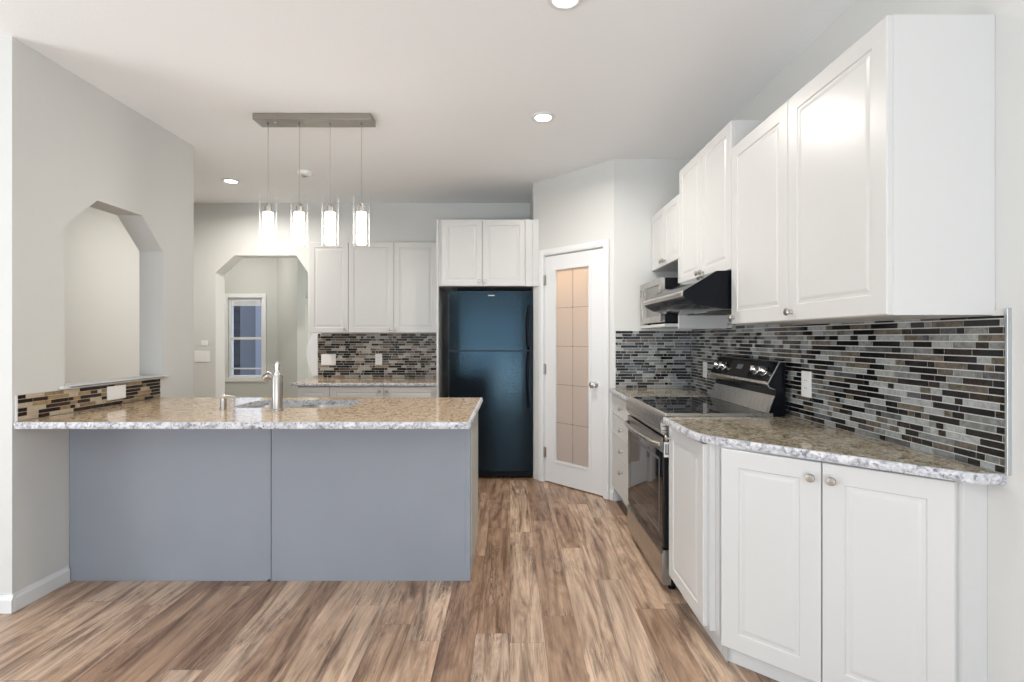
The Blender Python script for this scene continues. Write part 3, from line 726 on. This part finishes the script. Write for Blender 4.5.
bm = BM(); lathe(bm, [(0.022, 0), (0.022, 0.004), (0.0165, 0.006), (0.0165, 0.062), (0.014, 0.065), (0.0, 0.065)], (0, 0, 0), 'z', 20); obj('body', bm, M['steel_v'], so, smooth=True)
bm = BM(); tube(bm, [(0.0, 0, 0.06), (0.0, 0, 0.074), (0.025, 0.01, 0.075), (0.052, 0.02, 0.068)], [0.008, 0.008, 0.006, 0.005], 10); obj('nozzle', bm, M['steel_v'], so, smooth=True)

# ------------------------------------------------------------------ mosaic backsplashes
def mosaic(name, label, pal, fn, L, z0, z1, seed, weights, holes=(), loc=(0,0,0), rz=0, pitch=0.0228, group='mosaic backsplashes'):
    """built in a local frame: x along the wall, -y towards the room; z from the floor"""
    rnd = random.Random(seed); r_ = None
    b1 = BM(); bt = BM(); g = 0.0036
    quadbox(b1, 0, L, -0.0055, 0, z0, z1, 0)
    nrow = int(math.ceil((z1 - z0) / pitch - 1e-6)); last = None
    for k in range(nrow):
        za = z0 + k * pitch + g / 2; zb = min(z0 + (k + 1) * pitch - g / 2, z1)
        if zb - za < 0.003: continue
        x = -rnd.random() * 0.08
        while x < L:
            wd_ = rnd.choice((0.030, 0.045, 0.06, 0.08, 0.10, 0.12, 0.14))
            xa, xb = max(x + g / 2, 0), min(x + wd_ - g / 2, L)
            if xb - xa > 0.004:
                mi = rnd.choices(range(6), weights)[0]
                if mi == last: mi = rnd.choices(range(6), weights)[0]
                last = mi
                quadbox(b1, xa, xb, -0.0078, -0.0055, za, zb, mi + 1)
            x += wd_
    bt.free()
    gm_ = M['grout_warm'] if pal == 'warm' else M['grout']
    o = obj(name, b1, [gm_] + TILES[pal], None, loc=loc, rz=rz)
    tag(o, label, 'backsplash', group); return o
WC = [38, 12, 20, 12, 14, 5]
def wall_mos(label, ya, yb, z0, z1, seed): # right wall, ya far, yb near
    return mosaic('tile_backsplash', label, 'cool', None, ya - yb, z0, z1, seed, WC, loc=(XR - 0.0002, ya, 0), rz=RW)
# right wall: one mosaic from the pantry wall to the metal trim, rising behind the hood
rnd = random.Random(4)
def right_mosaic():
    b1 = BM(); g = 0.0036; pitch = 0.0228; Ya, Yb = 3.990, 1.459; L = Ya - Yb
    def ztop(y): return 1.640 if 2.565 < y < 3.335 else (1.366 if y > 1.505 else 1.384)
    for ya, yb in ((Ya, 3.335), (3.335, 2.565), (2.565, 1.505), (1.505, Yb)):
        quadbox(b1, Ya - ya, Ya - yb, -0.0055, 0, 0.9012, ztop((ya + yb) / 2), 0)
    last = None; k = 0; z = 0.9012
    while z < 1.64:
        za, zb = z + g / 2, z + pitch - g / 2; x = -rnd.random() * 0.08
        while x < L:
            wd_ = rnd.choice((0.030, 0.045, 0.06, 0.08, 0.10, 0.12, 0.14)); xa, xb = max(x + g / 2, 0), min(x + wd_ - g / 2, L)
            mi = rnd.choices(range(6), WC)[0]
            if mi == last: mi = rnd.choices(range(6), WC)[0]
            last = mi
            zt = min(ztop(Ya - xa), ztop(Ya - xb)); z2 = min(zb, zt)
            if xb - xa > 0.004 and z2 - za > 0.003: quadbox(b1, xa, xb, -0.0078, -0.0055, za, z2, mi + 1)
            x += wd_
        z += pitch
    o = obj('tile_backsplash', b1, [M['grout']] + TILES['cool'], None, loc=(XR - 0.0002, Ya, 0), rz=RW)
    tag(o, 'long black and grey strip-mosaic backsplash on the right wall', 'backsplash', 'mosaic backsplashes')
right_mosaic()
mosaic('tile_backsplash', 'short grey strip-mosaic backsplash on the pantry wall above the small counter', 'cool', None, XT - 0.845, 0.9012, 1.360, 12, [32, 14, 18, 16, 8, 12], loc=(0.843, P1.y - 0.0002, 0))
mosaic('tile_backsplash', 'brown and black strip-mosaic backsplash on the back wall', 'mid', None, 1.345, 0.8812, 1.350, 15, [26, 8, 24, 16, 12, 14], loc=(-2.03, YB - 0.0002, 0), pitch=0.0258)
mosaic('tile_backsplash', 'low warm brown strip-mosaic band on the left wall above the bar top', 'warm', None, 0.975, 0.9012, 1.0265, 21, [16, 20, 20, 16, 18, 10], loc=(XL + 0.0002, 2.388, 0), rz=R(90), pitch=0.0209)
bm = BM(); box(bm, XR - 0.0125, XR - 0.0006, 1.4500, 1.4585, 0.9015, 1.387, 0.001); struct('trim_2', bm, M['alu'])
bm = BM(); box(bm, XL + 0.0006, XL + 0.0102, 2.380, 2.3875, 0.9015, 1.027, 0.001); struct('trim_3', bm, M['trim'])

# ------------------------------------------------------------------ outlets and switches
def wallplate(name, label, cat, loc, rz, w_=0.072, h_=0.116, kind='outlet', group=None):
    """flat plate facing local -y, centred on loc"""
    r_ = thing(name, label, cat, loc, rz, group)
    b1 = BM(); box(b1, -w_/2, w_/2, -0.006, -0.0004, -h_/2, h_/2, 0.002); obj('plate', b1, M['plastic'], r_)
    if kind == 'outlet':
        b1 = BM(); box(b1, -0.017, 0.017, -0.0072, -0.006, -0.034, 0.034, 0.0005); o = obj('socket', b1, M['plastic'], r_)
        for s in (-1, 1):
            for xx in (-0.007, 0.007):
                b1 = BM(); box(b1, xx - 0.001, xx + 0.001, -0.0078, -0.0071, s * 0.018 - 0.004, s * 0.018 + 0.004)
                obj('slot', b1, M['slot'], o)
    elif kind == 'double':
        for s in (-1, 1):
            b1 = BM(); box(b1, s * w_ / 4 - 0.016, s * w_ / 4 + 0.016, -0.0075, -0.006, -0.032, 0.032, 0.0005); obj('rocker', b1, M['plastic'], r_)
    elif kind == 'triple':
        for s in (-1, 0, 1):
            b1 = BM(); box(b1, s * 0.046 - 0.008, s * 0.046 + 0.008, -0.010, -0.006, -0.012, 0.012, 0.001); obj('toggle', b1, M['plastic'], r_)
    return r_
wallplate('wall_outlet', 'white outlet plate on the mosaic just right of the range', 'outlet', (XT, 2.435, 1.075), RW, 0.078, 0.126, group=None)
wallplate('wall_outlet', 'white outlet plate on the mosaic behind the far end of the range', 'outlet', (XT, 3.70, 1.065), RW)
wallplate('wall_outlet', 'single white outlet plate in the middle of the back-wall mosaic', 'outlet', ((379 - CX) / 94.3, YB - 0.008, 1.075), 0, 0.074, 0.118)
wallplate('wall_switch', 'wide white switch plate at the left end of the back-wall mosaic', 'switch', ((329 - CX) / 94.3, YB - 0.008, 1.072), 0, 0.155, 0.116, 'double')
wallplate('wall_outlet', 'wide white outlet plate on the low mosaic band of the left wall', 'outlet', (XL + 0.008, 2.985, 0.975), R(90), 0.14, 0.080, 'plain')
wallplate('wall_switch', 'white triple light switch on the painted wall beside the archway', 'switch', (-3.26, YB, 1.105), 0, 0.165, 0.116, 'triple')
wallplate('thermostat', 'small square white thermostat above the triple switch', 'thermostat', (-3.235, YB, 1.245), 0, 0.068, 0.055, 'plain')

# ------------------------------------------------------------------ refrigerator
fr = thing('refrigerator', 'black top-freezer refrigerator with pebbled doors in the alcove', 'refrigerator', (-0.562, 5.28, 0))
FW = 0.770
bm = BM(); box(bm, 0, FW, -0.62, 0, 0.02, 1.735, 0.006); box(bm, 0.03, FW - 0.03, -0.58, -0.05, 0.001, 0.02); obj('body', bm, M['black'], fr)
def fdoor(z0, z1):
    b1 = BM(); n = 14; rows = []
    pts = []
    for i in range(n + 1):
        u = i / n; x = FW * u; pts.append((x, -0.675 - 0.012 * math.sin(PI * u) ** 0.5 if 0 < u < 1 else -0.672))
    prism(b1, [(0.0, -0.625)] + pts + [(FW, -0.625)], lambda a, b_, k: (a, b_, z0 if k == 0 else z1))
    return b1
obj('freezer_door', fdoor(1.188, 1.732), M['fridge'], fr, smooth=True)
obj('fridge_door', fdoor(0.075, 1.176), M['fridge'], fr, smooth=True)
for z0, z1 in ((1.20, 1.60), (0.66, 1.165)):
    bm = BM(); n = 14; pts = []
    up = z0 < 1
    for i in range(n + 1):
        u = i / n; z = z0 + (z1 - z0) * u
        w_ = u if up else 1 - u
        pts.append((FW - 0.035 - 0.012 * math.sin(PI * u), -0.684 - 0.038 * (1 - (1 - w_) ** 3) * (1 if 0 < i < n else 0.1), z))
    tube(bm, pts, 0.012, 10); obj('handle', bm, M['black'], fr, smooth=True)
bm = BM(); box(bm, 0.01, FW - 0.01, -0.65, -0.625, 0.015, 0.068, 0.004)
for i in range(5): box(bm, 0.03, FW - 0.03, -0.653, -0.65, 0.022 + i * 0.009, 0.026 + i * 0.009)
obj('kick_grille', bm, M['matt_black'], fr)
bm = BM(); box(bm, 0.36, 0.42, -0.6895, -0.687, 1.687, 1.694); obj('badge', bm, M['canopy'], fr)
bm = BM(); box(bm, 0.02, 0.075, -0.66, -0.60, 1.7355, 1.750, 0.003); obj('hinge_cover', bm, M['black'], fr)

# ------------------------------------------------------------------ range
rg = thing('range', 'stainless and black freestanding range with glass cooktop', 'range', (1.441, 3.312, 0), RW)
RWD = 0.757
bm = BM(); box(bm, 0.002, RWD - 0.002, -0.615, -0.03, 0.035, 0.898, 0.002); obj('body', bm, M['black'], rg)
for x in (0.03, RWD - 0.06):
    for y in (-0.60, -0.10):
        bm = BM(); lathe(bm, [(0.018, 0.001), (0.018, 0.01), (0.01, 0.012), (0.01, 0.036)], (x + 0.015, y, 0), 'z', 12)
        obj('foot', bm, M['matt_black'], rg)
bm = BM(); box(bm, 0.004, RWD - 0.004, -0.645, -0.125, 0.899, 0.913, 0.003); ck = obj('cooktop', bm, M['black_glass'], rg)
for cx_, cy_, r0 in ((0.19, -0.50, 0.10), (0.56, -0.50, 0.085), (0.19, -0.25, 0.075), (0.56, -0.25, 0.10)):
    bm = BM(); lathe(bm, [(r0, 0), (r0 + 0.003, 0), (r0 + 0.003, 0.0004), (r0, 0.0004), (r0, 0)], (cx_, cy_, 0.9131), 'z', 40, caps=False)
    obj('burner_ring', bm, M['slot'], ck)
bm = BM(); box(bm, RWD - 0.0035, RWD + 0.010, -0.648, -0.10, 0.896, 0.9165, 0.002); obj('cooktop_rail', bm, M['steel'], rg)
bm = BM(); box(bm, -0.0, 0.0035, -0.648, -0.10, 0.896, 0.9165, 0.001); obj('cooktop_rail', bm, M['steel'], rg)
bm = BM()
profile_x(bm, [(-0.616, 0.80), (-0.655, 0.80), (-0.668, 0.815), (-0.672, 0.86), (-0.664, 0.898), (-0.646, 0.916), (-0.6455, 0.898), (-0.616, 0.898)], 0.0, RWD)
for z in (0.833, 0.862): profile_x(bm, [(-0.671, z - 0.0015), (-0.675, z - 0.0015), (-0.675, z + 0.0015), (-0.671, z + 0.0015)], 0.012, RWD - 0.012)
obj('front_fascia', bm, M['steel'], rg, smooth=True)
for i in range(3):
    bm = BM(); box(bm, RWD + 0.0002, RWD + 0.0015, -0.664, -0.63, 0.825 + i * 0.02, 0.829 + i * 0.02)
    obj('vent', bm, M['slot'], rg)
od = BM(); box(od, 0.003, RWD - 0.003, -0.660, -0.617, 0.222, 0.792, 0.004); odo = obj('oven_door', od, M['black_glass'], rg)
bm = BM(); box(bm, 0.003, RWD - 0.003, -0.6635, -0.6605, 0.715, 0.792, 0.001); obj('door_band', bm, M['steel'], odo)
bm = BM(); pr = [rect(0.07, RWD - 0.07, 0.30, 0.66)]
prism(bm, rect(0.055, RWD - 0.055, 0.285, 0.675), lambda a, b_, k: (a, -0.6608 if k == 0 else -0.6602, b_), pr); obj('window_border', bm, M['slot'], odo)
bm = BM(); pts = []
for i in range(15):
    u = i / 14; pts.append((0.03 + (RWD - 0.06) * u, -0.672 - 0.040 * math.sin(PI * u) ** 0.45 if 0 < u < 1 else -0.664, 0.752))
tube(bm, pts, 0.0125, 12); obj('handle', bm, M['steel'], odo, smooth=True)
bm = BM(); box(bm, RWD - 0.0028, RWD - 0.0015, -0.654, -0.624, 0.690, 0.768); lb = obj('label', bm, M['plastic'], odo, 'small white paper label on the side of the oven door')
bm = BM(); box(bm, RWD - 0.0014, RWD - 0.0008, -0.649, -0.629, 0.704, 0.709)
for i in range(3): box(bm, RWD - 0.0014, RWD - 0.0008, -0.649 + i * 0.0078, -0.6450 + i * 0.0078, 0.709, 0.757)
obj('printed_bars', bm, M['slot'], lb)
bm = BM(); profile_x(bm, [(-0.617, 0.035), (-0.655, 0.035), (-0.664, 0.045), (-0.664, 0.19), (-0.655, 0.214), (-0.617, 0.214)], 0.003, RWD - 0.003); obj('storage_drawer', bm, M['steel'], rg, smooth=False)
# backguard
bm = BM(); profile_x(bm, [(-0.115, 0.9), (-0.083, 0.998), (-0.078, 1.035), (-0.112, 1.046), (-0.122, 1.062), (-0.060, 1.176), (-0.030, 1.176), (-0.030, 0.9)], 0.006, RWD - 0.006)
bg_ = obj('backguard', bm, M['black'], rg)
bm = BM(); profile_x(bm, [(-0.1205, 0.9135), (-0.0875, 1.003), (-0.0842, 1.003), (-0.1165, 0.9135)], 0.008, RWD - 0.004); obj('riser', bm, M['steel'], bg_)
bm = BM(); profile_x(bm, [(-0.079, 1.034), (-0.113, 1.043), (-0.126, 1.062), (-0.120, 1.074), (-0.1155, 1.074), (-0.1225, 1.063), (-0.112, 1.047)], 0.002, RWD - 0.002); obj('lower_trim', bm, M['steel'], bg_)
bm = BM(); profile_x(bm, [(-0.122, 1.062), (-0.126, 1.062), (-0.0628, 1.180), (-0.030, 1.180), (-0.030, 1.1765), (-0.060, 1.1765)], RWD - 0.0058, RWD - 0.001)
profile_x(bm, [(-0.0628, 1.180), (-0.030, 1.180), (-0.030, 1.1765), (-0.060, 1.1765)], 0.002, RWD - 0.006); obj('end_trim', bm, M['steel'], bg_)
nv = Vector((0, -(1.176 - 1.062), (0.122 - 0.060))).normalized() # outward normal of the sloped face (y,z)
nv = Vector((0, -0.879, 0.478))
def on_slope(u, off=0.0):  # u 0 bottom .. 1 top
    y = -0.122 + 0.062 * u; z = 1.062 + 0.114 * u
    return (y + nv.y * off, z + nv.z * off)
bm = BM(); ya, za = on_slope(0.14, 0.0005); yb_, zb_ = on_slope(0.9, 0.0005); yc, zc = on_slope(0.9, 0.002); yd, zd = on_slope(0.14, 0.002)
profile_x(bm, [(ya, za), (yb_, zb_), (yc, zc), (yd, zd)], 0.24, 0.50); obj('display', bm, M['black_glass'], bg_)
bm = BM(); ya, za = on_slope(0.5, 0.0022); yb_, zb_ = on_slope(0.72, 0.0022); yc, zc = on_slope(0.72, 0.0026); yd, zd = on_slope(0.5, 0.0026)
profile_x(bm, [(ya, za), (yb_, zb_), (yc, zc), (yd, zd)], 0.33, 0.40); obj('clock', bm, M['siding'], bg_, 'pale blue clock window')
for x in (0.085, 0.165, 0.575, 0.665):
    y, z = on_slope(0.52, 0.0005)
    bm = BM(); lathe(bm, [(0.027, 0), (0.027, 0.004), (0.021, 0.007), (0.0195, 0.028), (0.017, 0.031), (0, 0.031)], (x, y, z), tuple(nv), 22)
    box(bm, x - 0.002, x + 0.002, y - 0.034, y - 0.028, z + 0.0, z + 0.03); obj('knob', bm, M['chrome'], bg_, smooth=True)

# ------------------------------------------------------------------ range hood
hd = thing('range_hood', 'black under-cabinet range hood above the cooktop', 'range hood', (XR - 0.0185, 3.325, 1.45), RW)
hp = [(0, 0.196), (-0.375, 0.196), (-0.545, 0.092), (-0.552, 0.075), (-0.535, 0.055), (-0.49, 0.028), (-0.42, 0.010), (-0.33, 0.0), (0, 0.0)]
bm = BM(); profile_x(bm, hp, 0.0, 0.755); bmesh.ops.bevel(bm, geom=[e_ for e_ in bm.edges if abs(e_.verts[0].co.x - e_.verts[1].co.x) > 0.5], offset=0.004, segments=2, affect='EDGES')
obj('shell', bm, M['black'], hd, smooth=True)
bm = BM(); profile_x(bm, [(-0.5465, 0.094), (-0.556, 0.082), (-0.556, 0.070), (-0.551, 0.064), (-0.548, 0.076)], -0.001, 0.756); obj('front_strip', bm, M['steel'], hd)
bm = BM(); box(bm, 0.12, 0.63, -0.30, -0.06, -0.005, -0.0005, 0.002); obj('filter', bm, M['slot'], hd)
bm = BM(); box(bm, 0.30, 0.46, -0.325, -0.305, -0.003, -0.0005, 0.001); obj('light_lens', bm, M['plastic'], hd)

# ------------------------------------------------------------------ microwave
mw = thing('microwave', 'stainless-fronted black microwave on the shelf behind the range hood', 'microwave', (XR - 0.022, 3.965, 1.3975), RW)
bm = BM(); box(bm, 0.0, 0.535, -0.37, -0.02, 0.012, 0.318, 0.004)
for x in (0.04, 0.49):
    for y in (-0.34, -0.06): lathe(bm, [(0.012, 0.0), (0.012, 0.013)], (x, y, 0), 'z', 10)
obj('body', bm, M['matt_black'], mw)
bm = BM(); prism(bm, rect(0.0, 0.535, 0.012, 0.318), lambda a, b_, k: (a, -0.400 if k == 0 else -0.3705, b_), [rect(0.13, 0.50, 0.055, 0.275)]); mf = obj('front_frame', bm, M['steel'], mw)
bm = BM(); box(bm, 0.131, 0.499, -0.393, -0.3715, 0.056, 0.274); obj('window', bm, M['mw_glass'], mw)
bm = BM(); tube(bm, [(0.112, -0.401, 0.05), (0.112, -0.413, 0.07), (0.112, -0.416, 0.165), (0.112, -0.413, 0.26), (0.112, -0.401, 0.28)], 0.006, 10); obj('handle', bm, M['steel'], mw, smooth=True)
bm = BM(); box(bm, 0.015, 0.085, -0.4025, -0.4005, 0.22, 0.27); obj('display', bm, M['black_glass'], mw)
for i in range(3):
    for j in range(2):
        bm = BM(); box(bm, 0.018 + j * 0.036, 0.046 + j * 0.036, -0.4025, -0.4005, 0.06 + i * 0.045, 0.09 + i * 0.045, 0.0008); obj('button', bm, M['steel_v'], mw)

# ------------------------------------------------------------------ pendant fixture
pn = thing('pendant_light', 'four-light bar pendant with clear glass cylinders over the island', 'pendant light', (-1.26, 3.235, H))
bm = BM(); box(bm, -0.375, 0.375, -0.062, 0.062, -0.042, -0.0005, 0.003); obj('canopy', bm, M['canopy'], pn)
for x in (-0.25, -0.05, 0.08, 0.22):
    bm = BM(); lathe(bm, [(0.005, 0.042), (0.005, 0.046), (0, 0.047)], (x, -0.02, 0), '-z', 8); obj('screw', bm, M['chrome'], pn)
for i, px in enumerate((268.1, 299.3, 330.2, 361.4)):
    x = (px - CX) / (F / 3.235) + 1.26
    bm = BM(); tube(bm, [(x, 0, -0.04), (x, 0, -0.56)], 0.0013, 6); lathe(bm, [(0.006, 0.042), (0.006, 0.050), (0, 0.052)], (x, 0, 0), '-z', 10); obj('cord', bm, M['cable'], pn)
    bm = BM(); lathe(bm, [(0, -0.555), (0.012, -0.56), (0.014, -0.575), (0.022, -0.58), (0.022, -0.618), (0.0, -0.618)], (x, 0, 0), 'z', 20); obj('socket', bm, M['steel_v'], pn, smooth=True)
    bm = BM()
    tb = bmesh.new(); n = 32
    tb.free()
    lathe(bm, [(0.0510, -0.520), (0.0510, -0.832), (0.049, -0.836)], (x, 0, 0), 'z', 96, caps=False)
    obj('glass_shade', bm, M['shade_glass'], pn, smooth=True)
    bm = BM(); lathe(bm, [(0.0, -0.6185), (0.029, -0.6185), (0.031, -0.622), (0.031, -0.818), (0.027, -0.826), (0.0, -0.826)], (x, 0, 0), 'z', 24); obj('diffuser', bm, M['glow'], pn, smooth=True)

# ------------------------------------------------------------------ recessed lights, smoke detector
labels = {(0.214, 3.236): 'round recessed ceiling light in front of the pantry', (-2.54, 4.55): 'round recessed ceiling light near the archway, far left', (0.233, 2.10): 'round recessed ceiling light at the top edge of the photo'}
for i, (x, y) in enumerate([(0.214, 3.236), (-2.54, 4.55), (0.233, 2.10), (0.233, -0.8), (-2.2, -0.8), (-4.4, 0.6), (-3.6, 6.2)]):  # unseen ones behind the camera and in the hall are added for light
    c = thing('ceiling_light', labels.get((x, y), ['round recessed ceiling light over the living side behind the camera'] * 6 + ['round recessed ceiling light in the hall beyond the archway'])if False else labels.get((x, y), 'round recessed ceiling light in the hall beyond the archway' if y > 5 else 'round recessed ceiling light over the living area'), 'ceiling light', (x, y, H), 0, 'recessed ceiling lights')
    bm = BM(); lathe(bm, [(0.050, 0.001), (0.078, 0.001), (0.076, 0.006), (0.056, 0.009), (0.050, 0.004), (0.050, 0.001)], (0, 0, 0), '-z', 32)
    for f in [f for f in bm.faces if len(f.verts) > 6]: bm.faces.remove(f)
    obj('trim_ring', bm, M['trim'], c, smooth=True)
    bm = BM(); lathe(bm, [(0.0, 0.002), (0.052, 0.002), (0.050, 0.005), (0, 0.007)], (0, 0, 0), '-z', 28); obj('lens', bm, M['lamp_lens'], c, smooth=True)
    area('downlight_beam', (0, 0, -0.012), (0, 0, 0), 0.10, 0.10, (13 if y > 5 else 20 if y > 4 else 18 if y > 3 else 6), (1.0, 0.94, 0.87), c, 'DISK', 165)
sd = thing('smoke_detector', 'round white smoke detector on the ceiling behind the pendant', 'smoke detector', (-1.77, 4.31, H))
bm = BM(); lathe(bm, [(0.068, 0.0005), (0.068, 0.012), (0.060, 0.028), (0.045, 0.034), (0, 0.035)], (0, 0, 0), '-z', 32); obj('housing', bm, M['plastic'], sd, smooth=True)
bm = BM(); lathe(bm, [(0.026, 0.035), (0.026, 0.0365), (0.022, 0.0365), (0.022, 0.035)], (0, 0, 0), '-z', 20); obj('grille', bm, M['trim'], sd, smooth=True)

# ------------------------------------------------------------------ slim curved white board at the left end of the back counter
bm = BM()
pts = [(-2.035, 1.345), (-2.035, 0.9015), (-2.095, 0.9015), (-2.098, 0.925)]
for i in range(1, 12):
    u = i / 12; pts.append((-2.098 - 0.055 * math.sin(PI * u), 0.925 + 0.42 * u))
pts.append((-2.085, 1.345))
prism(bm, pts, lambda a, b_, k: (a, YB - 0.012 if k == 0 else YB - 0.0005, b_))
tag(obj('end_board', bm, M['trim']), 'slim white board with curved left side at the back counter end', 'board')
